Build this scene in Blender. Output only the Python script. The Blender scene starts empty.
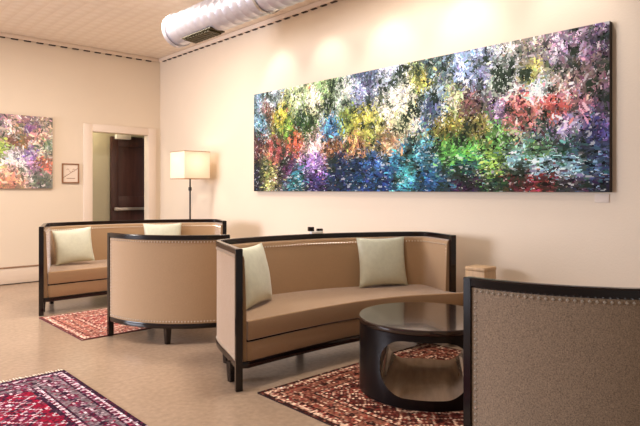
import bpy, bmesh, math, random
import numpy as np
from mathutils import Vector, Matrix

random.seed(7)
RNG = np.random.default_rng(11)
PI = math.pi
SC = bpy.context.scene
COL = SC.collection


# ------------------------------------------------------------------ helpers
def lin(c):
    out = []
    for v in c:
        v = v / 255.0
        out.append(v / 12.92 if v <= 0.04045 else ((v + 0.055) / 1.055) ** 2.4)
    return tuple(out) + (1.0,)


def new_mat(name):
    m = bpy.data.materials.new(name)
    m.use_nodes = True
    nt = m.node_tree
    b = nt.nodes['Principled BSDF']
    return m, nt, b


def mat(name, c, rough=0.6, metal=0.0, spec=0.5, var=0.0, scale=8.0, stretch=(1, 1, 1), bump=0.0,
        bump_scale=None, sheen=0.0, coat=0.0):
    """noise-varied principled material"""
    m, nt, b = new_mat(name)
    b.inputs['Roughness'].default_value = rough
    b.inputs['Metallic'].default_value = metal
    b.inputs['Specular IOR Level'].default_value = spec
    b.inputs['Sheen Weight'].default_value = sheen
    b.inputs['Sheen Roughness'].default_value = 0.4
    b.inputs['Sheen Tint'].default_value = (0.96, 0.93, 1.0, 1)
    b.inputs['Coat Weight'].default_value = coat
    tc = nt.nodes.new('ShaderNodeTexCoord')
    mp = nt.nodes.new('ShaderNodeMapping')
    mp.inputs['Scale'].default_value = stretch
    nt.links.new(tc.outputs['Object'], mp.inputs['Vector'])
    n = nt.nodes.new('ShaderNodeTexNoise')
    n.inputs['Scale'].default_value = scale
    n.inputs['Detail'].default_value = 5
    nt.links.new(mp.outputs['Vector'], n.inputs['Vector'])
    r = nt.nodes.new('ShaderNodeValToRGB')
    l = lin(c)
    r.color_ramp.elements[0].position = 0.3
    r.color_ramp.elements[1].position = 0.7
    r.color_ramp.elements[0].color = tuple(max(0, v * (1 - var)) for v in l[:3]) + (1,)
    r.color_ramp.elements[1].color = tuple(min(1, v * (1 + var)) for v in l[:3]) + (1,)
    nt.links.new(n.outputs['Fac'], r.inputs['Fac'])
    nt.links.new(r.outputs['Color'], b.inputs['Base Color'])
    if bump:
        n2 = nt.nodes.new('ShaderNodeTexNoise')
        n2.inputs['Scale'].default_value = bump_scale or scale * 4
        n2.inputs['Detail'].default_value = 3
        nt.links.new(tc.outputs['Object'], n2.inputs['Vector'])
        bp = nt.nodes.new('ShaderNodeBump')
        bp.inputs['Strength'].default_value = bump
        bp.inputs['Distance'].default_value = 0.01
        nt.links.new(n2.outputs['Fac'], bp.inputs['Height'])
        nt.links.new(bp.outputs['Normal'], b.inputs['Normal'])
    return m


def attr_mat(name, rough=0.6, bump=0.3, bump_scale=80, spec=0.4):
    m, nt, b = new_mat(name)
    a = nt.nodes.new('ShaderNodeAttribute')
    a.attribute_name = 'pigment'
    nt.links.new(a.outputs['Color'], b.inputs['Base Color'])
    b.inputs['Roughness'].default_value = rough
    b.inputs['Specular IOR Level'].default_value = spec
    tc = nt.nodes.new('ShaderNodeTexCoord')
    n2 = nt.nodes.new('ShaderNodeTexNoise')
    n2.inputs['Scale'].default_value = bump_scale
    nt.links.new(tc.outputs['Object'], n2.inputs['Vector'])
    bp = nt.nodes.new('ShaderNodeBump')
    bp.inputs['Strength'].default_value = bump
    bp.inputs['Distance'].default_value = 0.004
    nt.links.new(n2.outputs['Fac'], bp.inputs['Height'])
    nt.links.new(bp.outputs['Normal'], b.inputs['Normal'])
    return m


def link(name, me, m, parent=None, smooth=35):
    o = bpy.data.objects.new(name, me)
    COL.objects.link(o)
    if m is not None:
        me.materials.append(m)
    if smooth:
        me.polygons.foreach_set('use_smooth', [True] * len(me.polygons))
        me.set_sharp_from_angle(angle=math.radians(smooth))
    if parent is not None:
        o.parent = parent
    return o


def obj(name, bm, m, parent=None, smooth=35):
    bmesh.ops.recalc_face_normals(bm, faces=bm.faces)
    me = bpy.data.meshes.new(name)
    bm.to_mesh(me)
    bm.free()
    return link(name, me, m, parent, smooth)


def empty(name, label, cat, loc=(0, 0, 0), rz=0, group=None):
    o = bpy.data.objects.new(name, None)
    COL.objects.link(o)
    o.location = loc
    o.rotation_euler = (0, 0, rz)
    o.empty_display_size = 0.1
    return tag(o, label, cat, group)


def tag(o, label, cat, group=None):
    o['label'] = label
    o['category'] = cat
    if group:
        o['group'] = group
    return o


def struct(name, bm, m, parent=None, label=None):
    o = obj(name, bm, m, parent)
    o['kind'] = 'structure'
    if label:
        o['label'] = label
    return o


def box(bm, x0, x1, y0, y1, z0, z1, bev=0.0, seg=2):
    r = bmesh.ops.create_cube(bm, size=1.0)
    vs = r['verts']
    for v in vs:
        v.co = Vector((x0 + (v.co.x + 0.5) * (x1 - x0), y0 + (v.co.y + 0.5) * (y1 - y0),
                       z0 + (v.co.z + 0.5) * (z1 - z0)))
    if bev:
        es = list({e for v in vs for e in v.link_edges})
        bmesh.ops.bevel(bm, geom=es, offset=bev, segments=seg, affect='EDGES', profile=0.5)
    return bm


def boxm(*a, **k):
    return box(bmesh.new(), *a, **k)


def lathe(bm, prof, n=32, center=(0, 0, 0), axis='Z', caps=True):
    rings = []
    cx, cy, cz = center
    for r, h in prof:
        ring = []
        for i in range(n):
            t = 2 * PI * i / n
            a, b_ = r * math.cos(t), r * math.sin(t)
            if axis == 'Z':
                p = (cx + a, cy + b_, cz + h)
            elif axis == 'Y':
                p = (cx + a, cy + h, cz + b_)
            else:
                p = (cx + h, cy + a, cz + b_)
            ring.append(bm.verts.new(p))
        rings.append(ring)
    for k in range(len(rings) - 1):
        for i in range(n):
            j = (i + 1) % n
            bm.faces.new((rings[k][i], rings[k][j], rings[k + 1][j], rings[k + 1][i]))
    if caps:
        bm.faces.new(rings[0])
        bm.faces.new(rings[-1])
    return bm


# ---- 2D path tools
def chaikin(pts, it=3):
    for _ in range(it):
        out = [pts[0]]
        for a, b in zip(pts[:-1], pts[1:]):
            out.append((a[0] * .75 + b[0] * .25, a[1] * .75 + b[1] * .25))
            out.append((a[0] * .25 + b[0] * .75, a[1] * .25 + b[1] * .75))
        out.append(pts[-1])
        pts = out
    return pts


def offset(pts, d, side):
    """offset an open polyline; side=+1 left of travel, -1 right"""
    n = len(pts)
    res = []
    for i in range(n):
        a = Vector(pts[max(0, i - 1)])
        b = Vector(pts[i])
        c = Vector(pts[min(n - 1, i + 1)])
        t1 = (b - a).normalized() if i > 0 else (c - b).normalized()
        t2 = (c - b).normalized() if i < n - 1 else t1
        n1 = Vector((-t1.y, t1.x)) * side
        n2 = Vector((-t2.y, t2.x)) * side
        m = (n1 + n2)
        m = m / max(0.2, m.length_squared) * 2 if m.length > 1e-6 else n1
        # miter vector: d * m where m = (n1+n2)/(1+n1.n2)
        den = 1 + n1.dot(n2)
        m = (n1 + n2) / max(0.3, den)
        res.append((b.x + m.x * d, b.y + m.y * d))
    return res


def sweep(bm, pts, prof, side):
    """prof: closed list of (offset, z)"""
    lines = {}
    for off, z in prof:
        if off not in lines:
            lines[off] = offset(pts, off, side)
    rings = []
    for i in range(len(pts)):
        rings.append([bm.verts.new((lines[o][i][0], lines[o][i][1], z)) for o, z in prof])
    k = len(prof)
    for r0, r1 in zip(rings[:-1], rings[1:]):
        for i in range(k):
            j = (i + 1) % k
            bm.faces.new((r0[i], r0[j], r1[j], r1[i]))
    bm.faces.new(rings[0])
    bm.faces.new(rings[-1][::-1])
    return bm


def prism(poly, z0, z1, bev=0.0, seg=3, crown=0.0):
    bm = bmesh.new()
    lo = [bm.verts.new((x, y, z0)) for x, y in poly]
    hi = [bm.verts.new((x, y, z1)) for x, y in poly]
    n = len(poly)
    f0 = bm.faces.new(lo)
    f1 = bm.faces.new(hi)
    for i in range(n):
        j = (i + 1) % n
        bm.faces.new((lo[i], lo[j], hi[j], hi[i]))
    bmesh.ops.recalc_face_normals(bm, faces=bm.faces)
    if bev:
        es = list(f0.edges) + list(f1.edges)
        bmesh.ops.bevel(bm, geom=es, offset=bev, segments=seg, affect='EDGES', profile=0.5, clamp_overlap=True)
    return bm


def cum(pts):
    d = [0.0]
    for a, b in zip(pts[:-1], pts[1:]):
        d.append(d[-1] + math.hypot(b[0] - a[0], b[1] - a[1]))
    return d


def along(pts, s):
    d = cum(pts)
    s = min(max(s, 0), d[-1])
    for i in range(len(pts) - 1):
        if d[i + 1] >= s:
            t = (s - d[i]) / max(1e-9, d[i + 1] - d[i])
            a, b = pts[i], pts[i + 1]
            return (a[0] + (b[0] - a[0]) * t, a[1] + (b[1] - a[1]) * t)
    return pts[-1]


def stud(bm, p, r=0.0075):
    x, y, z = p
    vs = [bm.verts.new(q) for q in ((x + r, y, z), (x, y + r, z), (x - r, y, z), (x, y - r, z), (x, y, z + r), (x, y, z - r))]
    for i in range(4):
        j = (i + 1) % 4
        bm.faces.new((vs[i], vs[j], vs[4]))
        bm.faces.new((vs[j], vs[i], vs[5]))


# ------------------------------------------------------------------ materials
M_wall = mat('plaster_cream', (226, 209, 187), rough=0.75, var=0.02, scale=1.2, bump=0.12, bump_scale=60)
M_trim = mat('painted_trim', (230, 212, 194), rough=0.5, var=0.02, scale=2)
M_dark_line = mat('dark_joint_and_shadow', (60, 42, 28), rough=0.8, var=0.1)  # cornice dashes, and the shadow line painted along the floor
M_hall = mat('hall_grey_green', (186, 178, 152), rough=0.8, var=0.03, scale=2)
M_espresso = mat('espresso_wood', (24, 14, 13), rough=0.16, var=0.25, scale=6, stretch=(1, 1, 6), spec=0.45)
M_table = mat('espresso_lacquer', (16, 10, 10), rough=0.3, var=0.2, scale=5, spec=0.25)
M_top = mat('espresso_table_top', (40, 27, 22), rough=0.14, var=0.2, scale=5, spec=0.6, coat=0.35)
M_tan = mat('tan_velvet', (170, 138, 103), rough=0.85, var=0.1, scale=220, bump=0.35, bump_scale=320, sheen=0.9, spec=0.2)
M_tweed = mat('tan_tweed', (160, 138, 115), rough=0.9, var=0.4, scale=200, stretch=(1, 1, 1), bump=0.6, bump_scale=260, sheen=0.8, spec=0.15)
M_nail = mat('nickel_nail', (222, 214, 202), rough=0.35, metal=0.6)
M_sage = mat('sage_silk', (206, 207, 186), rough=0.55, var=0.05, scale=30, bump=0.15, bump_scale=120, sheen=0.3)
M_door = mat('dark_door', (70, 42, 38), rough=0.35, var=0.25, scale=4, stretch=(5, 5, 0.6))
M_steel = mat('brushed_steel', (190, 186, 180), rough=0.35, metal=0.9, var=0.05)
M_white = mat('white_card', (236, 232, 226), rough=0.7)
M_black = mat('black_metal', (28, 24, 22), rough=0.4, metal=0.3)
M_oak = mat('pale_oak', (205, 172, 134), rough=0.5, var=0.1, scale=6, stretch=(6, 6, 0.6))
M_duct = mat('galvanised_duct', (206, 203, 210), rough=0.36, metal=0.55, var=0.06, scale=14, bump=0.08, bump_scale=30)
M_vent = mat('vent_olive', (86, 76, 48), rough=0.6, metal=0.3)
M_canvas_edge = mat('canvas_edge', (58, 50, 44), rough=0.8)
M_paint = attr_mat('oil_paint', rough=0.75, bump=0.3, bump_scale=60, spec=0.15)
M_mosaic = attr_mat('floral_paint', rough=0.6, bump=0.2)
M_rug = attr_mat('rug_pile', rough=0.95, bump=0.8, bump_scale=220, spec=0.1)
M_fringe = mat('rug_fringe', (222, 208, 190), rough=0.9, var=0.1, scale=60)
M_sketch = attr_mat('sketch_paper', rough=0.8, bump=0.05)


def floor_mat():
    m, nt, b = new_mat('polished_concrete')
    tc = nt.nodes.new('ShaderNodeTexCoord')
    n = nt.nodes.new('ShaderNodeTexNoise')
    n.inputs['Scale'].default_value = 1.3
    n.inputs['Detail'].default_value = 4
    n.inputs['Roughness'].default_value = 0.5
    nt.links.new(tc.outputs['Object'], n.inputs['Vector'])
    r = nt.nodes.new('ShaderNodeValToRGB')
    r.color_ramp.elements[0].position = 0.3
    r.color_ramp.elements[1].position = 0.75
    r.color_ramp.elements[0].color = lin((160, 137, 115))
    r.color_ramp.elements[1].color = lin((174, 150, 127))
    nt.links.new(n.outputs['Fac'], r.inputs['Fac'])
    n3 = nt.nodes.new('ShaderNodeTexNoise')
    n3.inputs['Scale'].default_value = 28
    n3.inputs['Detail'].default_value = 6
    nt.links.new(tc.outputs['Object'], n3.inputs['Vector'])
    mr = nt.nodes.new('ShaderNodeMapRange')
    mr.inputs['To Min'].default_value = 0.72
    mr.inputs['To Max'].default_value = 1.22
    nt.links.new(n3.outputs['Fac'], mr.inputs['Value'])
    sc = nt.nodes.new('ShaderNodeVectorMath')
    sc.operation = 'SCALE'
    nt.links.new(r.outputs['Color'], sc.inputs[0])
    nt.links.new(mr.outputs['Result'], sc.inputs['Scale'])
    nt.links.new(sc.outputs['Vector'], b.inputs['Base Color'])
    r2 = nt.nodes.new('ShaderNodeMapRange')
    r2.inputs['To Min'].default_value = 0.2
    r2.inputs['To Max'].default_value = 0.27
    nt.links.new(n.outputs['Fac'], r2.inputs['Value'])
    nt.links.new(r2.outputs['Result'], b.inputs['Roughness'])
    b.inputs['Specular IOR Level'].default_value = 0.6
    return m


def tin_mat():
    m, nt, b = new_mat('pressed_tin')
    tc = nt.nodes.new('ShaderNodeTexCoord')
    v = nt.nodes.new('ShaderNodeTexVoronoi')
    v.inputs['Scale'].default_value = 6.5
    v.inputs['Randomness'].default_value = 0.0
    nt.links.new(tc.outputs['Object'], v.inputs['Vector'])
    r = nt.nodes.new('ShaderNodeValToRGB')
    r.color_ramp.elements[0].position = 0.1
    r.color_ramp.elements[1].position = 0.62
    r.color_ramp.elements[0].color = lin((246, 235, 220))
    r.color_ramp.elements[1].color = lin((230, 213, 194))
    nt.links.new(v.outputs['Distance'], r.inputs['Fac'])
    nt.links.new(r.outputs['Color'], b.inputs['Base Color'])
    bp = nt.nodes.new('ShaderNodeBump')
    bp.inputs['Strength'].default_value = 0.7
    bp.inputs['Distance'].default_value = 0.02
    bp.invert = True
    nt.links.new(v.outputs['Distance'], bp.inputs['Height'])
    nt.links.new(bp.outputs['Normal'], b.inputs['Normal'])
    b.inputs['Roughness'].default_value = 0.4
    return m


M_floor = floor_mat()
M_tin = tin_mat()

# ------------------------------------------------------------------ the room
WX, WY, ZC = 4.25, 8.35, 3.32      # right wall, back wall, ceiling
XL, YN = -4.2, -3.0                # how far floor and ceiling run to the open sides

struct('floor', boxm(XL, WX + 1.2, YN, WY + 1.3, -0.1, 0.0), M_floor)
struct('ceiling', boxm(XL, WX + 0.15, YN, WY + 0.12, ZC, ZC + 0.1), M_tin)
struct('wall_right', boxm(WX, WX + 0.12, YN, WY, 0.0, ZC), M_wall)

DX0, DX1, DZ = 3.18, 4.04, 2.10    # doorway in the back wall
bm = bmesh.new()
box(bm, XL, DX0, WY, WY + 0.12, 0, ZC)
box(bm, DX0, DX1, WY, WY + 0.12, DZ, ZC)
box(bm, DX1, WX + 0.12, WY, WY + 0.12, 0, ZC)
struct('wall_back', bm, M_wall)

# the shallow hall behind the doorway
bm = bmesh.new()
box(bm, 2.5, 5.2, 8.95, 9.05, 0, 2.6)
box(bm, 2.4, 2.5, WY + 0.12, 9.05, 0, 2.6)
box(bm, 5.2, 5.3, WY + 0.12, 9.05, 0, 2.6)
struct('wall_hall', bm, M_hall)
struct('ceiling_hall', boxm(2.4, 5.3, WY + 0.12, 9.05, 2.6, 2.7), M_hall)

# casing round the doorway
bm = bmesh.new()
box(bm, DX0 - 0.13, DX0, WY - 0.025, WY, 0, DZ + 0.11, 0.006)
box(bm, DX1, DX1 + 0.13, WY - 0.025, WY, 0, DZ + 0.11, 0.006)
box(bm, DX0, DX1, WY - 0.025, WY, DZ, DZ + 0.11, 0.006)
struct('trim_1', bm, M_trim)

# baseboards
bm = bmesh.new()
box(bm, XL, DX0 - 0.13, WY - 0.022, WY, 0.0, 0.215, 0.004)
box(bm, DX1 + 0.13, WX, WY - 0.022, WY, 0.0, 0.215, 0.004)
bb = struct('baseboard_back', bm, M_trim)
bm = bmesh.new()
box(bm, XL, DX0 - 0.13, WY - 0.03, WY - 0.0, 0.215, 0.232, 0.003)
obj('cap_moulding', bm, mat('cap_shadow', (150, 118, 92), rough=0.7), bb)
obj('floor_shadow_line', boxm(XL, DX0 - 0.13, WY - 0.028, WY - 0.022, 0.0, 0.012), M_dark_line, bb)  # dark strip standing in for the shadow where baseboard meets floor
bm = bmesh.new()
box(bm, WX - 0.022, WX, YN, WY - 0.022, 0.0, 0.215, 0.004)
struct('baseboard_right', bm, M_trim)

# cornice with a dark dashed bead under it
ZD = 3.262
bm = bmesh.new()
box(bm, XL, WX - 0.035, WY - 0.035, WY, ZD, ZC, 0.008)
t = struct('trim_2', bm, M_trim)
bm = bmesh.new()
x = -2.0
while x < WX - 0.1:
    box(bm, x, x + 0.085, WY - 0.03, WY - 0.001, ZD - 0.013, ZD - 0.001)
    x += 0.158
obj('dentil_line', bm, M_dark_line, t, 0)
bm = bmesh.new()
box(bm, WX - 0.035, WX, YN, WY - 0.001, ZD, ZC, 0.008)
t = struct('trim_3', bm, M_trim)
bm = bmesh.new()
y = 1.5
while y < WY - 0.1:
    box(bm, WX - 0.03, WX - 0.001, y, y + 0.085, ZD - 0.009, ZD - 0.001)
    y += 0.158
obj('dentil_line', bm, M_dark_line, t, 0)

# door leaf at the back of the hall
d = bpy.data.objects.new('door_1', None)
COL.objects.link(d)
d.location = (3.68, 8.93, 0)
d['kind'] = 'structure'
d['label'] = 'dark wood exit door at the back of the hall, with a push bar'
d['category'] = 'door'
bm = bmesh.new()
W = 0.98
box(bm, 0, 0.12, -0.045, 0, 0.01, 2.1, 0.003)
box(bm, W - 0.12, W, -0.045, 0, 0.01, 2.1, 0.003)
for z0, z1 in ((0.01, 0.22), (0.95, 1.15), (1.95, 2.1)):
    box(bm, 0.12, W - 0.12, -0.045, 0, z0, z1, 0.003)
box(bm, 0.12, W - 0.12, -0.03, -0.012, 0.2, 1.97)
obj('door_leaf', bm, M_door, d)
bm = bmesh.new()
box(bm, 0.03, 0.75, -0.12, -0.085, 0.925, 0.97, 0.008)
box(bm, 0.05, 0.1, -0.09, -0.045, 0.92, 0.975, 0.004)
box(bm, 0.66, 0.72, -0.09, -0.045, 0.92, 0.975, 0.004)
obj('push_bar', bm, M_steel, d)
bm = bmesh.new()
box(bm, 0.06, 0.30, -0.12, -0.045, 2.06, 2.13, 0.006)
cl = obj('door_closer', bm, M_white, d)
obj('closer_arm', boxm(0.28, 0.5, -0.10, -0.085, 2.09, 2.105), M_black, cl)
obj('hinge', boxm(0.595, 0.62, -0.06, -0.045, 1.72, 1.84), M_steel, d)

# ------------------------------------------------------------------ air duct
DUCT_X, DUCT_Z, DUCT_R, DUCT_Y = 3.05, 2.975, 0.165, 5.60
duct = empty('air_duct', 'round silver spiral air duct hanging under the ceiling', 'duct', (DUCT_X, DUCT_Y, DUCT_Z))
prof = [(DUCT_R - 0.02, 0.0), (DUCT_R, 0.0)]
yy = 0.0
while yy > -7.6:
    prof += [(DUCT_R, yy - 0.095), (DUCT_R + 0.0035, yy - 0.105), (DUCT_R + 0.0035, yy - 0.115), (DUCT_R, yy - 0.125)]
    yy -= 0.125
prof.append((DUCT_R - 0.02, yy))
obj('duct_pipe', lathe(bmesh.new(), prof, 40, axis='Y'), M_duct, duct, 50)
obj('end_collar', lathe(bmesh.new(), [(DUCT_R, -0.05), (DUCT_R + 0.014, -0.05), (DUCT_R + 0.014, 0.01), (DUCT_R, 0.01)], 40, axis='Y', caps=False), M_duct, duct)
# register on the lower wall-side face
bm = bmesh.new()
for k in range(9):
    y0 = -0.30 - k * 0.055
    box(bm, -0.07, 0.07, y0 - 0.04, y0, -0.012, 0.02)
box(bm, -0.085, 0.085, -0.82, -0.27, 0.004, 0.016)
vent = obj('vent_register', bm, M_vent, duct)
ang = math.radians(-5)
vent.matrix_local = Matrix.Translation((0.0 + math.sin(ang) * (DUCT_R + 0.005), 0, -math.cos(ang) * (DUCT_R + 0.005))) @ Matrix.Rotation(-ang, 4, 'Y')
for yk in (-1.6, -3.1, -4.6):
    bm = bmesh.new()
    lathe(bm, [(DUCT_R + 0.009, yk - 0.015), (DUCT_R + 0.012, yk - 0.015), (DUCT_R + 0.012, yk + 0.015), (DUCT_R + 0.009, yk + 0.015)], 32, axis='Y', caps=False)
    box(bm, -0.004, 0.004, yk - 0.015, yk + 0.015, DUCT_R + 0.008, ZC - DUCT_Z)
    obj('hanger_strap', bm, M_steel, duct)

# ------------------------------------------------------------------ pictures
def strokes(w, h, anchors, n, smin, smax, jitter, vj, aspect, water=2.0, dark=0.10, clump=0.0):
    """paint n brush strokes on a w x h grid; anchors: (u, v, r, g, b) in 0..255"""
    A = np.array(anchors, float)
    img = np.zeros((h, w, 3))
    asp = aspect

    def pick(u, v):
        dd = ((A[:, 0] - u) * asp) ** 2 + (A[:, 1] - v) ** 2
        wgt = 1 / (dd + 0.0012) ** 2.4
        # mostly the mixture, sometimes a single neighbouring pigment
        if RNG.random() < 0.25:
            k = RNG.choice(len(A), p=wgt / wgt.sum())
            c = A[k, 2:5]
        else:
            c = (A[:, 2:5] * wgt[:, None]).sum(0) / wgt.sum()
        return c

    gx, gy = np.meshgrid((np.arange(w) + .5) / w, (np.arange(h) + .5) / h)
    for y in range(h):
        for x in range(0, w, 4):
            img[y, x:x + 4] = pick((x + 2) / w, (y + .5) / h)
    def field(kx, ky):
        g = RNG.normal(0, 1, (ky + 2, kx + 2))
        def f(u, v):
            x, y = min(max(u, 0), .999) * kx, min(max(v, 0), .999) * ky
            i, j = int(x), int(y)
            a, b = x - i, y - j
            a, b = a * a * (3 - 2 * a), b * b * (3 - 2 * b)
            return (g[j, i] * (1 - a) + g[j, i + 1] * a) * (1 - b) + (g[j + 1, i] * (1 - a) + g[j + 1, i + 1] * a) * b
        return f
    f1, f2 = field(int(9 * asp), 8), field(int(26 * asp), 22)
    shade = np.array((42, 60, 42.0))
    for i in range(n):
        u, v = RNG.random(), RNG.random()
        c = pick(u + RNG.normal(0, jitter / asp), v + RNG.normal(0, jitter))
        c = c * np.exp(RNG.normal(0, vj)) + RNG.normal(0, 9, 3)
        if clump:
            q = 0.55 * f1(u, v) + 0.75 * f2(u, v)
            if q < 0:
                k_ = min(0.9, -q * clump)
                c = c * (1 - k_) + shade * k_
            else:
                c = c * (1 + 0.28 * q)
        if RNG.random() < 0.05:
            c = c * 0.4 + 150
        elif RNG.random() < dark:
            c = c * 0.4
        s = smin + (smax - smin) * RNG.random() ** 2
        t = RNG.random() * PI if v < water else RNG.normal(0, 0.25)
        ax, ay = s * (0.6 + RNG.random()), s * (0.25 + 0.3 * RNG.random())
        x0, x1 = int(max(0, (u - 2 * s / asp) * w)), int(min(w, (u + 2 * s / asp) * w + 1))
        y0, y1 = int(max(0, (v - 2 * s) * h)), int(min(h, (v + 2 * s) * h + 1))
        dx = (gx[y0:y1, x0:x1] - u) * asp
        dy = gy[y0:y1, x0:x1] - v
        p = (dx * math.cos(t) + dy * math.sin(t)) / ax
        q = (-dx * math.sin(t) + dy * math.cos(t)) / ay
        img[y0:y1, x0:x1][p * p + q * q < 1] = c
    return np.clip(img, 4, 250)


def to_lin(img):
    v = img / 255.0
    return np.where(v <= 0.04045, v / 12.92, ((v + 0.055) / 1.055) ** 2.4)


def color_grid(name, img, p0, eu, ev, m, parent=None):
    """a grid whose rows run along ev from p0 and columns along eu, one pigment per cell"""
    h, w, _ = img.shape
    uu, vv = np.meshgrid(np.linspace(0, 1, w + 1), np.linspace(0, 1, h + 1))
    P = np.array(p0) + uu[..., None] * np.array(eu) + vv[..., None] * np.array(ev)
    co = P.reshape(-1, 3)
    idx = np.arange((h + 1) * (w + 1)).reshape(h + 1, w + 1)
    quads = np.stack([idx[1:, :-1], idx[1:, 1:], idx[:-1, 1:], idx[:-1, :-1]], -1).reshape(-1, 4)
    me = bpy.data.meshes.new(name)
    me.from_pydata(co.tolist(), [], quads.tolist())
    at = me.color_attributes.new('pigment', 'FLOAT_COLOR', 'CORNER')
    c = np.concatenate([to_lin(img).reshape(-1, 3), np.ones((h * w, 1))], 1)
    at.data.foreach_set('color', np.repeat(c, 4, axis=0).astype(np.float32).ravel())
    me.update()
    return link(name, me, m, parent, 0)


# pond garden painting: pigment by place on the canvas (u along the wall, v downwards)
PX = {}


def canvas_u(px):
    a = (px - 320) / 571.0
    y = 4.25 * (.736 - .677 * a) / (.677 + .736 * a)
    return (5.78 - y) / 4.21


GARDEN = [
 (258,.05,120,150,170),(265,.3,95,135,155),(272,.2,140,90,75),(283,.25,225,212,70),(290,.4,110,150,60),(300,.15,190,210,150),(305,.35,55,85,50),
 (318,.2,220,225,170),(330,.1,150,180,120),(335,.45,75,135,190),(345,.15,200,215,190),(350,.4,150,170,70),(276,.1,170,190,200),(312,.4,70,100,50),
 (258,.55,80,50,50),(280,.6,180,85,80),(297,.5,210,100,70),(318,.55,220,180,170),(335,.62,150,95,55),(258,.85,38,38,48),(272,.8,140,140,80),
 (290,.75,80,45,75),(318,.75,160,120,195),(300,.9,50,100,110),(318,.92,55,45,90),(340,.76,38,58,100),(345,.92,36,54,84),
 (370,.04,85,95,120),(365,.18,150,160,205),(365,.4,220,208,80),(375,.5,190,190,90),(395,.08,200,210,235),(405,.22,243,243,220),(405,.42,235,235,180),
 (396,.3,240,240,210),(425,.15,170,170,80),(435,.08,80,100,100),(437,.35,75,95,130),(360,.62,175,120,80),(390,.62,180,140,100),(360,.8,30,56,90),
 (378,.78,60,100,160),(398,.8,50,110,145),(410,.86,80,185,195),(430,.75,65,125,150),(430,.92,38,85,140),(385,.92,35,60,120),
 (440,.3,150,172,195),(450,.52,150,140,60),(455,.3,150,160,110),(465,.12,150,172,220),(475,.36,110,78,80),(485,.2,150,160,205),(480,.55,140,130,70),
 (500,.25,195,212,190),(515,.2,208,212,218),(505,.45,130,108,140),(518,.45,225,118,108),(500,.62,90,140,70),(470,.71,110,195,80),(452,.72,110,190,80),
 (470,.8,38,88,80),(500,.82,130,172,70),(440,.9,48,92,130),(470,.95,60,40,60),(520,.8,130,182,185),(520,.93,120,48,48),(500,.93,48,70,50),
 (530,.12,150,140,132),(535,.22,205,200,110),(560,.14,150,130,152),(590,.1,130,112,130),(605,.1,90,75,95),(540,.32,198,218,218),(570,.34,192,165,150),
 (590,.3,150,118,120),(535,.47,228,130,125),(560,.46,228,102,92),(585,.45,182,118,130),(605,.5,100,80,110),(545,.63,78,92,85),(570,.6,150,130,162),
 (600,.65,68,68,112),(540,.73,90,132,80),(570,.75,58,95,90),(600,.76,58,68,95),(545,.83,150,198,215),(575,.85,140,182,200),(600,.87,68,98,130),
 (545,.94,142,48,48),(575,.94,78,68,75),(605,.95,45,40,60)]
anch = [(canvas_u(a[0]), a[1], a[2], a[3], a[4]) for a in GARDEN]
img = strokes(560, 160, anch, 36000, 0.006, 0.022, 0.03, 0.24, 3.5, 0.7, 0.08, 0.7)
grey = img.mean(2, keepdims=True)
img = 255 * np.clip((grey + (img - grey) * 0.8) / 255, 0, 1) ** 1.12
PT = 0.05
painting = empty('painting', 'wide unframed oil painting of a pond garden on the cream wall', 'painting', (WX, 3.675, 1.235))
bm = boxm(-PT, -0.0005, -2.105, 2.105, 0.0, 1.2, 0.002)
obj('canvas_sides', bm, M_canvas_edge, painting)
cg = color_grid('canvas_face', img, (-PT - 0.001, 2.104, 1.199), (0, -4.208, 0), (0, 0, -1.198), M_paint, painting)

# label card under the painting's right corner
card = empty('label_card', 'small pale caption card on the wall under the right corner of the pond painting', 'label', (WX, 1.64, 1.16))
obj('card_panel', boxm(-0.006, -0.0005, -0.05, 0.05, 0, 0.062, 0.001), mat('card_cream', (226, 210, 196), rough=0.7), card)

FLORAL = [(3,.12,110,80,90),(12,.2,232,192,192),(20,.2,212,150,100),(30,.2,105,65,120),(16,.34,85,42,28),(26,.34,120,78,30),(40,.28,226,150,135),
 (48,.1,140,120,105),(48,.42,88,108,80),(3,.45,160,192,60),(15,.52,226,216,232),(33,.52,105,78,150),(45,.62,160,68,48),(42,.48,195,182,165),(22,.62,210,190,215),
 (10,.8,222,160,130),(20,.85,202,118,88),(35,.7,150,98,140),(40,.86,76,76,66),(50,.85,98,100,88),(5,.92,190,108,78),(27,.8,235,215,200),
 (-10,.3,200,120,140),(-10,.7,140,150,90),(-18,.5,220,190,160),(-18,.1,150,130,160),(-18,.9,120,90,80)]


def floral_u(px):
    a = (px - 320) / 571.0
    Y = 8.35 / (.736 - .677 * a)
    return (Y * (.677 + .736 * a) - 1.654) / 1.0


img = strokes(120, 118, [(floral_u(a[0]),) + a[1:] for a in FLORAL], 3600, 0.012, 0.04, 0.04, 0.25, 1.0, clump=0.5)
img = img * 0.78 + 225 * 0.22
pic = empty('floral_picture', 'square canvas of pink and violet flowers, left of the small sketch', 'picture', (1.625, WY, 1.27))
obj('canvas_sides', boxm(0, 1.0, -0.035, -0.0005, 0, 0.98, 0.002), mat('canvas_side_tan', (150, 120, 100), rough=0.8), pic)
color_grid('canvas_face', img, (0.001, -0.036, 0.979), (0.998, 0, 0), (0, 0, -0.978), M_mosaic, pic)

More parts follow.
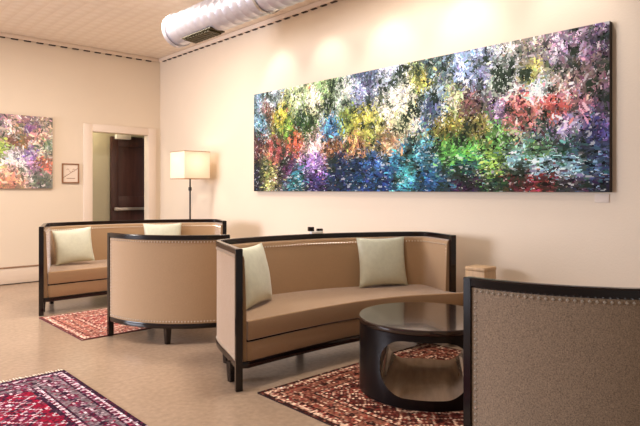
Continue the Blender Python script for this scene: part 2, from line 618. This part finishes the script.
# small framed sketch
img = np.full((26, 22, 3), 232.0)
img[:, :, 1] = 214
img[:, :, 2] = 196
for i in range(22):
    img[int(19 - i * 0.62), i] = (150, 110, 85)
    if 4 < i < 18:
        img[int(9 + 3 * math.sin(i * .7)), i] = (170, 130, 105)
        img[20, i] = (160, 122, 98)
sk = empty('framed_sketch', 'small sketch in a thin brown frame beside the doorway', 'picture', (2.755, WY, 1.345))
bm = bmesh.new()
fw, fh, ft = 0.235, 0.28, 0.018
box(bm, 0, fw, -0.025, -0.0005, 0, ft, 0.002)
box(bm, 0, fw, -0.025, -0.0005, fh - ft, fh, 0.002)
box(bm, 0, ft, -0.025, -0.0005, ft, fh - ft, 0.002)
box(bm, fw - ft, fw, -0.025, -0.0005, ft, fh - ft, 0.002)
obj('picture_frame', bm, mat('brown_frame', (140, 96, 62), rough=0.5), sk)
color_grid('sketch_sheet', img, (ft, -0.012, fh - ft), (fw - 2 * ft, 0, 0), (0, 0, -(fh - 2 * ft)), M_sketch, sk)

# ------------------------------------------------------------------ rugs
RUG_T = 0.008
RUGS = []


def make_rug(name, label, x0, x1, y0, y1, pal, cell=0.014, fringe=False, seed=1, knots=0.3):
    rg = np.random.default_rng(seed)
    w, h = int((x1 - x0) / cell), int((y1 - y0) / cell)
    W_, H_ = x1 - x0, y1 - y0
    X, Y = np.meshgrid((np.arange(w) + .5) * cell, (np.arange(h) + .5) * cell)
    sx, sy = np.abs(X - W_ / 2), np.abs(Y - H_ / 2)              # mirrored halves
    e = np.minimum(W_ / 2 - sx, H_ / 2 - sy)                     # distance to the nearest edge
    run = np.where((W_ / 2 - sx) < (H_ / 2 - sy), sy, sx)
    img = np.zeros((h, w, 3))
    P = {k: np.array(v, float) for k, v in pal.items()}
    img[:] = P['field']
    # field: lattice of diamonds with small flowers
    for per, col1, col2, k in ((0.26, 'motif', 'dark', 1.0), (0.13, 'accent', 'light', 0.55)):
        ux = np.abs((sx / per) % 1 - .5)
        uy = np.abs((sy / per) % 1 - .5)
        dd = ux + uy
        img[(dd > 0.40) & (dd < 0.50)] = P[col2]
        img[dd < 0.20 * k] = P[col1]
        img[dd < 0.09 * k] = P['light']
        img[(np.abs(ux - uy) < 0.05) & (dd > 0.22) & (dd < 0.38)] = P[col1]
    # central medallion
    md = sx / (W_ * .27) + sy / (H_ * .27)
    img[(md > 0.92) & (md < 1.0)] = P['light']
    img[(md > 0.80) & (md < 0.92)] = P['dark']
    # borders
    def band(a, b, c):
        img[(e >= a) & (e < b)] = P[c]
    band(0, 0.035, 'dark')
    band(0.035, 0.05, 'light')
    band(0.05, 0.085, 'edge')
    band(0.085, 0.10, 'dark')
    band(0.10, 0.235, 'border')
    band(0.235, 0.25, 'dark')
    band(0.25, 0.285, 'light')
    band(0.285, 0.30, 'dark')
    def beads(a, b, per, c):
        mid, hw = (a + b) / 2, (b - a) / 2
        u = np.abs((run / per) % 1 - .5) * 2
        img[(np.abs(e - mid) / hw + u) < 0.8] = P[c]
    beads(0.05, 0.085, 0.05, 'light')
    beads(0.25, 0.285, 0.05, 'motif')
    beads(0.10, 0.235, 0.15, 'motif')
    beads(0.125, 0.21, 0.15, 'light')
    beads(0.145, 0.19, 0.15, 'accent')
    u2 = np.abs(((run + 0.075) / 0.15) % 1 - .5) * 2
    img[(np.abs(e - .1675) / .05 + u2) < 0.55] = P['dark']
    # knots: every cell has its own dye
    swap = rg.random((h, w)) < knots
    keys = list(P)
    pick = rg.integers(0, len(keys), (h, w))
    allc = np.stack([P[k] for k in keys])
    img[swap] = 0.35 * img[swap] + 0.65 * allc[pick][swap]
    img *= np.exp(rg.normal(0, 0.13, (h, w, 1)))
    img = np.clip(img, 5, 250)
    t = empty(name, label, 'rug', (x0, y0, 0), 0, 'patterned rugs on the concrete floor')
    obj('rug_backing', boxm(0, W_, 0, H_, 0.0, RUG_T - 0.0005), mat(name + '_back', pal['dark'], rough=0.95), t)
    color_grid('rug_pile', img, (0.0, H_, RUG_T), (W_, 0, 0), (0, -H_, 0), M_rug, t)
    if fringe:
        bm = bmesh.new()
        k = 0
        x = 0.005
        while x < W_ - 0.01:
            l = 0.045 + 0.02 * rg.random()
            s = rg.normal(0, 0.006)
            vs = [bm.verts.new(p) for p in ((x, H_, 0.006), (x + 0.012, H_, 0.006), (x + 0.009 + s, H_ + l, 0.002), (x + 0.003 + s, H_ + l, 0.002))]
            bm.faces.new(vs)
            x += 0.02
        obj('fringe', bm, M_fringe, t, 0)
    RUGS.append((x0, x1, y0, y1))
    return t


make_rug('patterned_rug', 'crimson patterned rug with navy border lying alone on the bare floor in the front corner',
         -0.35, 1.37, 1.35, 4.10,
         dict(field=(142, 14, 46), dark=(48, 22, 44), motif=(100, 22, 54), accent=(104, 44, 66), light=(206, 186, 194), border=(118, 104, 110), edge=(96, 22, 52)), fringe=True, seed=3, knots=0.36)
make_rug('patterned_rug', 'maroon and cream patterned rug under the round coffee table',
         2.09, 3.80, 1.28, 2.84,
         dict(field=(80, 32, 26), dark=(44, 20, 18), motif=(132, 58, 46), accent=(98, 56, 42), light=(218, 184, 158), border=(138, 88, 70), edge=(104, 38, 32)), seed=5, knots=0.5)
make_rug('patterned_rug', 'faded red patterned rug in front of the farthest sofa',
         1.75, 3.55, 4.82, 5.95,
         dict(field=(146, 70, 64), dark=(92, 46, 46), motif=(180, 112, 98), accent=(134, 92, 78), light=(214, 182, 162), border=(160, 106, 90), edge=(140, 62, 56)), seed=8, knots=0.5)


def ground(x, y):
    for x0, x1, y0, y1 in RUGS:
        if x0 - 0.03 < x < x1 + 0.03 and y0 - 0.03 < y < y1 + 0.03:
            return RUG_T + 0.0005
    return 0.0


# ------------------------------------------------------------------ curved sofas
Z_TOP, Z_RAIL = 0.885, 0.845
Z_BASE0, Z_BASE1 = 0.132, 0.172
Z_SEAT0, Z_SEAT1 = 0.305, 0.43


def shift(pts, dx, dy):
    return [(x + dx, y + dy) for x, y in pts]


def make_seat(name, label, group, path, side, front, legs, origin, fabric_out, cat='sofa'):
    """path: outer line of the back and arms; front: front edge from the path's end back to its start"""
    ox, oy = origin
    t = empty(name, label, cat, (ox, oy, 0), 0, group)
    P = shift(path, -ox, -oy)
    F = shift(front, -ox, -oy)
    # frame
    top = sweep(bmesh.new(), P, [(0.0, Z_RAIL + .006), (0.0, Z_TOP - .006), (0.006, Z_TOP), (0.034, Z_TOP), (0.040, Z_TOP - .006), (0.040, Z_RAIL + .006), (0.034, Z_RAIL), (0.006, Z_RAIL)], side)
    obj('top_rail', top, M_espresso, t)
    # outer and inner upholstery of the back
    obj('back_panel', sweep(bmesh.new(), P, [(0.008, Z_BASE1 + .001), (0.008, Z_RAIL - .001), (0.03, Z_RAIL - .001), (0.03, Z_BASE1 + .001)], side), fabric_out, t)
    pad = [(0.031, Z_BASE1 + .001), (0.031, Z_RAIL - .001), (0.044, Z_RAIL - .003), (0.056, Z_RAIL - .012), (0.061, Z_RAIL - .035), (0.074, Z_SEAT1 + .03), (0.074, Z_BASE1 + .001)]
    obj('back_cushion', sweep(bmesh.new(), P, pad, side), M_tan, t)
    # end posts
    for k in (0, -1):
        a = Vector(P[k])
        b = Vector(P[1 if k == 0 else -2])
        tdir = (a - b).normalized()
        ndir = Vector((-tdir.y, tdir.x)) * side * (-1 if k == 0 else 1)
        q = [a + tdir * 0.002 - ndir * 0.002, a + tdir * 0.034 - ndir * 0.002, a + tdir * 0.034 + ndir * 0.042, a + tdir * 0.002 + ndir * 0.042]
        c = sum(q, Vector((0, 0))) / 4
        g = ground(c.x + ox, c.y + oy)
        obj('post', prism([tuple(p) for p in q], g, Z_TOP, 0.004, 2), M_espresso, t)
    # base
    foot = offset(P, 0.004, side) + F
    obj('base_rail', prism(foot, Z_BASE0, Z_BASE1, 0.004, 2), M_espresso, t)
    inner = offset(P, 0.076, side)
    fr = F
    n = len(fr)
    c = Vector((sum(p[0] for p in inner) / len(inner), sum(p[1] for p in inner) / len(inner)))
    apr = []
    for p in fr:
        v = Vector(p)
        d_ = (c - v).normalized() * 0.022
        apr.append((v.x + d_.x, v.y + d_.y))
    obj('seat_apron', prism(inner + apr, Z_BASE1 + .001, Z_SEAT0 - .012, 0.008, 2), M_tan, t)
    apr2 = []
    for p in fr:
        v = Vector(p)
        d_ = (c - v).normalized() * 0.05
        apr2.append((v.x + d_.x, v.y + d_.y))
    obj('seat_deck', prism(inner + apr2, Z_SEAT0 - .0115, Z_SEAT0 - .0005), M_espresso, t)
    obj('seat_cushion', prism(inner + fr, Z_SEAT0, Z_SEAT1, 0.028, 4), M_tan, t)
    # nailheads, one row at a time
    for off, z0, z1 in ((0.006, Z_BASE1 + .018, Z_RAIL - .014), (0.063, Z_SEAT1 + .03, Z_RAIL - .04)):
        L = offset(P, off, side)
        tot = cum(L)[-1]
        k = int(tot / 0.026)
        rows = (z1, z0) if off < 0.05 else (z1,)
        for zr in rows:
            bm = bmesh.new()
            for i in range(k + 1):
                x, y = along(L, 0.02 + (tot - 0.04) * i / k)
                stud(bm, (x, y, zr), 0.0075)
            obj('nailhead_trim', bm, M_nail, t)
        for s in (0.018, tot - 0.018):
            bm = bmesh.new()
            x, y = along(L, s)
            z = z0 + .026
            while z < z1 - .02:
                stud(bm, (x, y, z), 0.0075)
                z += 0.026
            obj('nailhead_trim', bm, M_nail, t)
    # legs
    for (x, y) in legs:
        g = ground(x, y)
        lx, ly = x - ox, y - oy
        bm = bmesh.new()
        r0, r1 = 0.017, 0.024
        lo = [bm.verts.new((lx + sx * r0, ly + sy * r0, g)) for sx, sy in ((-1, -1), (1, -1), (1, 1), (-1, 1))]
        hi = [bm.verts.new((lx + sx * r1, ly + sy * r1, Z_BASE0)) for sx, sy in ((-1, -1), (1, -1), (1, 1), (-1, 1))]
        bm.faces.new(lo)
        bm.faces.new(hi)
        for i in range(4):
            j = (i + 1) % 4
            bm.faces.new((lo[i], lo[j], hi[j], hi[i]))
        obj('leg', bm, M_espresso, t, 0)
    return t


ARM_PATH = chaikin([(2.02, 2.98), (2.10, 3.19), (2.19, 3.45), (2.25, 3.58), (2.38, 3.63), (2.75, 3.64), (3.25, 3.57), (3.72, 3.36),
                    (3.99, 3.185), (4.08, 3.10), (4.095, 3.02), (4.03, 2.86), (3.955, 2.69)], 3)
ARM_FRONT = chaikin([(3.89, 2.68), (3.90, 2.62), (3.97, 2.60), (3.945, 2.56), (3.74, 2.685), (3.45, 2.83), (3.1, 2.91), (2.7, 2.94), (2.3, 2.94), (2.09, 2.935)], 2)
ARM_LEGS = [(2.10, 3.14), (2.30, 3.50), (3.0, 3.50), (3.72, 3.27), (3.98, 3.05)]
def far(pts):
    return [(2.80 + (x - 3.0) * 1.03, 6.20 + (y - 3.1) * 1.05) for x, y in pts]


make_seat('curved_sofa', 'curved tan sofa with dark frame, its concave seat facing the round coffee table', 'curved tan sofas',
          ARM_PATH, -1, ARM_FRONT, ARM_LEGS, (3.0, 3.1), M_tan)
make_seat('curved_sofa', 'farthest curved tan sofa, in front of the floor lamp and doorway', 'curved tan sofas',
          far(ARM_PATH), -1, far(ARM_FRONT), far(ARM_LEGS), (2.8, 6.2), M_tan)

TC = (2.87, 4.81)
TR = 0.9


def tub(cx, cy):
    path = [(cx + TR * math.cos(math.radians(a)), cy + TR * math.sin(math.radians(a))) for a in np.linspace(181, 252, 30)]
    B, A = path[-1], path[0]
    fa = (A[0] + .56 * math.cos(math.radians(22)), A[1] + .56 * math.sin(math.radians(22)))
    fb = (B[0] + .56 * math.cos(math.radians(51)), B[1] + .56 * math.sin(math.radians(51)))
    mid = ((fa[0] + fb[0]) / 2 + .03, (fa[1] + fb[1]) / 2 + .02)
    front = [(B[0] + .07, B[1] + .10), fb, (fb[0] * .9 + mid[0] * .1, fb[1] * .9 + mid[1] * .1), mid, (fa[0] * .9 + mid[0] * .1, fa[1] * .9 + mid[1] * .1), fa, (A[0] + .115, A[1] + .045)]
    legs = [(cx + (TR - .05) * math.cos(math.radians(a)), cy + (TR - .05) * math.sin(math.radians(a))) for a in (221,)]
    legs += [(fa[0] - .06, fa[1] - .06), (fb[0] - .06, fb[1] - .05)]
    return path, front, legs


p, f, l = tub(*TC)
make_seat('lounge_chair', 'round-backed tan lounge chair seen from behind, between the two pillowed sofas', 'round-backed lounge chairs',
          p, 1, f, l, TC, M_tan, 'chair')
SC4 = (2.968, 1.338)
p, f, l = tub(*SC4)
make_seat('lounge_chair', 'close-up lounge chair cut off by the edge of the photo, its dark-edged tweed back turned', 'round-backed lounge chairs',
          p, 1, f, l, SC4, M_tweed, 'chair')


# ------------------------------------------------------------------ pillows
def pillow(label, base, u, lean, width, height, thick=0.13, roll=0.0):
    """base: middle of the bottom edge; u: direction of that edge; lean: how far the top tips backwards"""
    U = Vector((u[0], u[1], 0)).normalized()
    back = Vector((-U.y, U.x, 0))
    V = (Vector((0, 0, 1)) * math.cos(lean) + back * math.sin(lean)).normalized()
    N = U.cross(V)
    rot = Matrix.Rotation(roll, 3, N)
    U, V = rot @ U, rot @ V
    n = 20
    bm = bmesh.new()
    grid = {}
    for s in (1, -1):
        for i in range(n + 1):
            for j in range(n + 1):
                a, b = -1 + 2 * i / n, -1 + 2 * j / n
                edge = i in (0, n) or j in (0, n)
                if s == -1 and edge:
                    grid[(s, i, j)] = grid[(1, i, j)]
                    continue
                pin = 0.07
                x = a * (1 - pin * (1 - b * b) * 0 - pin * (1 - abs(b) ** 2) * abs(a) ** 3)
                y = b * (1 - pin * (1 - abs(a) ** 2) * abs(b) ** 3)
                tz = ((1 - a ** 2) * (1 - b ** 2)) ** 0.42 * thick / 2
                tz *= 1 + 0.05 * math.sin(5 * a + 2 * s) * math.cos(4 * b)
                grid[(s, i, j)] = bm.verts.new((x * width / 2, s * tz, (y + 1) * height / 2))
    for s in (1, -1):
        for i in range(n):
            for j in range(n):
                q = [grid[(s, i, j)], grid[(s, i + 1, j)], grid[(s, i + 1, j + 1)], grid[(s, i, j + 1)]]
                bm.faces.new(q if s == -1 else q[::-1])
    o = obj('throw_pillow', bm, M_sage, None, 80)
    m = Matrix((U, -N, V)).transposed().to_4x4()
    m.translation = Vector(base)
    o.matrix_world = m
    return tag(o, label, 'pillow', 'sage throw pillows')


PZ = Z_SEAT1 + 0.004
pillow('sage pillow wedged in the left corner of the sofa by the coffee table', (2.425, 3.275, PZ), (.88, .47), 0.2, 0.45, 0.43)
pillow('square sage pillow against the back of the sofa below the pond painting', (3.665, 3.185, PZ), (.914, -.405), 0.17, 0.45, 0.42)
pillow('sage pillow in the left corner of the farthest sofa', (2.27, 6.43, PZ + 0.012), (.96, -.28), 0.24, 0.40, 0.39, roll=0.09)
pillow('sage pillow on the farthest sofa, half hidden by the round-backed sofa', (3.28, 6.35, PZ), (.95, -.3), 0.2, 0.46, 0.42)

# ------------------------------------------------------------------ coffee table
ct = empty('coffee_table', 'round dark espresso coffee table with an open hollow through its drum', 'table', (2.92, 2.20, RUG_T + 0.0005), math.atan2(.6, .8))
R, H = 0.41, 0.455


def eval_bool(bm_a, bm_b, name):
    ma, mb = bpy.data.meshes.new('tmp_a'), bpy.data.meshes.new('tmp_b')
    for b_, m_ in ((bm_a, ma), (bm_b, mb)):
        bmesh.ops.recalc_face_normals(b_, faces=b_.faces)
        b_.to_mesh(m_)
        b_.free()
    oa, ob = bpy.data.objects.new('tmp_a', ma), bpy.data.objects.new('tmp_b', mb)
    COL.objects.link(oa)
    COL.objects.link(ob)
    md = oa.modifiers.new('cut', 'BOOLEAN')
    md.operation = 'DIFFERENCE'
    md.object = ob
    md.solver = 'EXACT'
    dg = bpy.context.evaluated_depsgraph_get()
    dg.update()
    me = bpy.data.meshes.new_from_object(oa.evaluated_get(dg))
    me.name = name
    bpy.data.objects.remove(oa)
    bpy.data.objects.remove(ob)
    return me


drum = lathe(bmesh.new(), [(R - .006, 0), (R, 0.006), (R, H - .035), (R - .004, H - .031)], 96)
bmc = bmesh.new()
hw, z0, z1, rr = 0.258, 0.062, 0.385, 0.145
loop = []
for cx_, cz_, a0 in ((hw - rr, z1 - rr, 0), (-hw + rr, z1 - rr, 90), (-hw + rr, z0 + rr, 180), (hw - rr, z0 + rr, 270)):
    for k in range(13):
        a = math.radians(a0 + 90 * k / 12)
        loop.append((cx_ + rr * math.cos(a), cz_ + rr * math.sin(a)))
va = [bmc.verts.new((-0.7, a, z)) for a, z in loop]
vb = [bmc.verts.new((0.7, a, z)) for a, z in loop]
bmc.faces.new(va)
bmc.faces.new(vb)
for i in range(len(loop)):
    j = (i + 1) % len(loop)
    bmc.faces.new((va[i], va[j], vb[j], vb[i]))
base = link('drum_base', eval_bool(drum, bmc, 'drum_base'), M_table, ct, 30)
base.data.materials.append(mat('polished_brown_reflection', (150, 128, 108), rough=0.14, var=0.15, scale=5, stretch=(1, 6, 1), spec=0.8, coat=0.6))
for f_ in base.data.polygons:          # the floor of the hollow is coloured paler to stand in for its reflection of the room
    if f_.normal.z > 0.3 and f_.center.z < 0.2:
        f_.material_index = 1
obj('table_top', lathe(bmesh.new(), [(R - .006, H - .0305), (R + .004, H - .0305), (R + .006, H - .027), (R + .006, H - .006), (R + .001, H), (0.001, H)], 96), M_top, ct, 30)

# ------------------------------------------------------------------ pedestal and trinket
pd = empty('pedestal', 'pale wooden pedestal by the wall, behind the close-up tweed sofa back', 'pedestal', (3.97, 2.45, 0))
obj('plinth', boxm(-0.085, 0.085, -0.085, 0.085, 0.03, 0.62, 0.004), M_oak, pd)
obj('plinth_top', boxm(-0.088, 0.088, -0.088, 0.088, 0.62, 0.65, 0.006), M_oak, pd)
obj('plinth_base', boxm(-0.088, 0.088, -0.088, 0.088, 0.0, 0.03, 0.004), M_oak, pd)

L = offset(ARM_PATH, 0.027, -1)
best = min(L, key=lambda q: abs(q[0] - 3.22))
tr = empty('ornament', 'tiny dark and white ornament on the back rail of the sofa under the painting', 'ornament', (best[0], best[1], Z_TOP), math.radians(-20))
obj('ornament_base', boxm(-0.05, 0.055, -0.02, 0.02, 0.0, 0.022, 0.004), M_white, tr)
obj('ornament_block', boxm(-0.072, -0.024, -0.018, 0.018, 0.0225, 0.058, 0.004), M_espresso, tr)
obj('ornament_block', boxm(0.006, 0.055, -0.018, 0.018, 0.0225, 0.042, 0.004), M_espresso, tr)

# ------------------------------------------------------------------ floor lamp
LX, LY = 3.91, 6.83
lamp = empty('floor_lamp', 'lit floor lamp with a square shade on a thin dark pole in the corner', 'lamp', (LX, LY, 0))
lathe_b = lathe(bmesh.new(), [(0.13, 0.0), (0.13, 0.015), (0.12, 0.022), (0.02, 0.03)], 32)
obj('base', lathe_b, M_black, lamp)
bm = lathe(bmesh.new(), [(0.011, 0.03), (0.011, 1.44)], 12)
obj('pole', bm, M_black, lamp)
obj('switch', lathe(bmesh.new(), [(0.02, 1.24), (0.022, 1.25), (0.022, 1.28), (0.02, 1.29)], 16), M_black, lamp)
ms, nt, b = new_mat('linen_shade')
b.inputs['Base Color'].default_value = lin((244, 232, 216))
b.inputs['Roughness'].default_value = 0.9
tl = nt.nodes.new('ShaderNodeBsdfTranslucent')
tc = nt.nodes.new('ShaderNodeTexCoord')
nz = nt.nodes.new('ShaderNodeTexNoise')
nz.inputs['Scale'].default_value = 60
rp = nt.nodes.new('ShaderNodeValToRGB')
rp.color_ramp.elements[0].color = lin((248, 240, 228))
rp.color_ramp.elements[1].color = lin((252, 246, 236))
nt.links.new(tc.outputs['Object'], nz.inputs['Vector'])
nt.links.new(nz.outputs['Fac'], rp.inputs['Fac'])
nt.links.new(rp.outputs['Color'], tl.inputs['Color'])
mx = nt.nodes.new('ShaderNodeMixShader')
mx.inputs[0].default_value = 0.5
nt.links.new(b.outputs[0], mx.inputs[1])
nt.links.new(tl.outputs[0], mx.inputs[2])
nt.links.new(mx.outputs[0], nt.nodes['Material Output'].inputs['Surface'])
bm = bmesh.new()
s, zs0, zs1 = 0.19, 1.40, 1.76
for a, b_ in (((-s, -s), (s, -s)), ((s, -s), (s, s)), ((s, s), (-s, s)), ((-s, s), (-s, -s))):
    bm.faces.new([bm.verts.new(p) for p in ((a[0], a[1], zs0), (b_[0], b_[1], zs0), (b_[0], b_[1], zs1), (a[0], a[1], zs1))])
bmesh.ops.remove_doubles(bm, verts=bm.verts, dist=0.0001)
sh = obj('lamp_shade', bm, ms, lamp, 0)
sol = sh.modifiers.new('thickness', 'SOLIDIFY')
sol.thickness = 0.003
M_rim = mat('shade_rim', (170, 130, 90), rough=0.6)
for z in (zs0, zs1):
    bm = bmesh.new()
    for a in (-1, 1):
        box(bm, -s - .003, s + .003, a * s - .003, a * s + .003, z - .004, z + .004)
        box(bm, a * s - .003, a * s + .003, -s, s, z - .004, z + .004)
    obj('shade_ring', bm, M_rim, sh)
obj('shade_spider', boxm(-s, s, -.003, .003, zs0 + .03, zs0 + .036), M_rim, sh)
mb, nt, b = new_mat('bulb_glow')
b.inputs['Emission Color'].default_value = lin((255, 226, 180))
b.inputs['Emission Strength'].default_value = 5
obj('bulb', lathe(bmesh.new(), [(0.012, 1.44), (0.014, 1.47), (0.03, 1.52), (0.03, 1.55), (0.012, 1.575)], 20), mb, lamp)

# ------------------------------------------------------------------ light
def light(name, kind, loc, energy, color, **k):
    d_ = bpy.data.lights.new(name, kind)
    d_.energy = energy
    d_.color = color
    for a, v in k.items():
        setattr(d_, a, v)
    o = bpy.data.objects.new(name, d_)
    COL.objects.link(o)
    o.location = loc
    return o


def aim(o, p):
    o.rotation_euler = (Vector(p) - o.location).to_track_quat('-Z', 'Y').to_euler()


WARM = (1.0, 0.90, 0.80)
# picture spots on a track near the ceiling
for yy in (5.30, 4.47, 3.62, 2.74, 1.86):
    o = light('picture_spot', 'SPOT', (3.68, yy, 3.24), 24, (1.0, 0.94, 0.88), spot_size=math.radians(64), spot_blend=0.8, shadow_soft_size=0.04)
    aim(o, (4.25, yy, 2.3))
# bulb of the floor lamp, above and below it open
light('lamp_bulb', 'POINT', (LX, LY, 1.62), 3.2, (1.0, 0.92, 0.80), shadow_soft_size=0.03)
# unseen overhead fill lights, added to brighten the seats and back wall
for x, y in ((2.8, 3.0), (2.6, 5.8), (0.6, 6.4), (0.2, 1.6)):
    o = light('overhead_fill', 'AREA', (x, y, 3.28), 12 if y < 2 else (92 if y < 4 else 64), WARM, shape='DISK', size=0.7)
# daylight from the windows on the left
o = light('window_daylight', 'AREA', (-3.6, 6.6, 1.7), 230, (0.84, 0.87, 1.0), shape='RECTANGLE', size=2.6, size_y=2.0, spread=math.radians(120))
aim(o, (1.6, 4.6, 0.1))
# hall
light('hall_lamp', 'POINT', (3.0, 8.7, 2.3), 16, (1.0, 0.92, 0.75), shadow_soft_size=0.08)

w = bpy.data.worlds.new('room_ambient')
SC.world = w
w.use_nodes = True
bg = w.node_tree.nodes['Background']
bg.inputs['Color'].default_value = (1.0, 0.90, 0.82, 1)
bg.inputs['Strength'].default_value = 0.37

# ------------------------------------------------------------------ camera
cam = bpy.data.cameras.new('camera')
co = bpy.data.objects.new('camera', cam)
COL.objects.link(co)
co.location = (0, 0, 1.25)
co.rotation_euler = (math.radians(90), 0, -math.atan2(.677, .736))
cam.sensor_width = 36
cam.lens = 571 / 640 * 36
cam.shift_y = -23 / 640
cam.clip_start = 0.05
SC.camera = co

SC.view_settings.view_transform = 'Standard'
SC.view_settings.look = 'None'
SC.view_settings.exposure = -0.06
SC.view_settings.gamma = 1.0
SC.view_settings.use_curve_mapping = False
SC.cycles.use_denoising = True
SC.cycles.max_bounces = 8
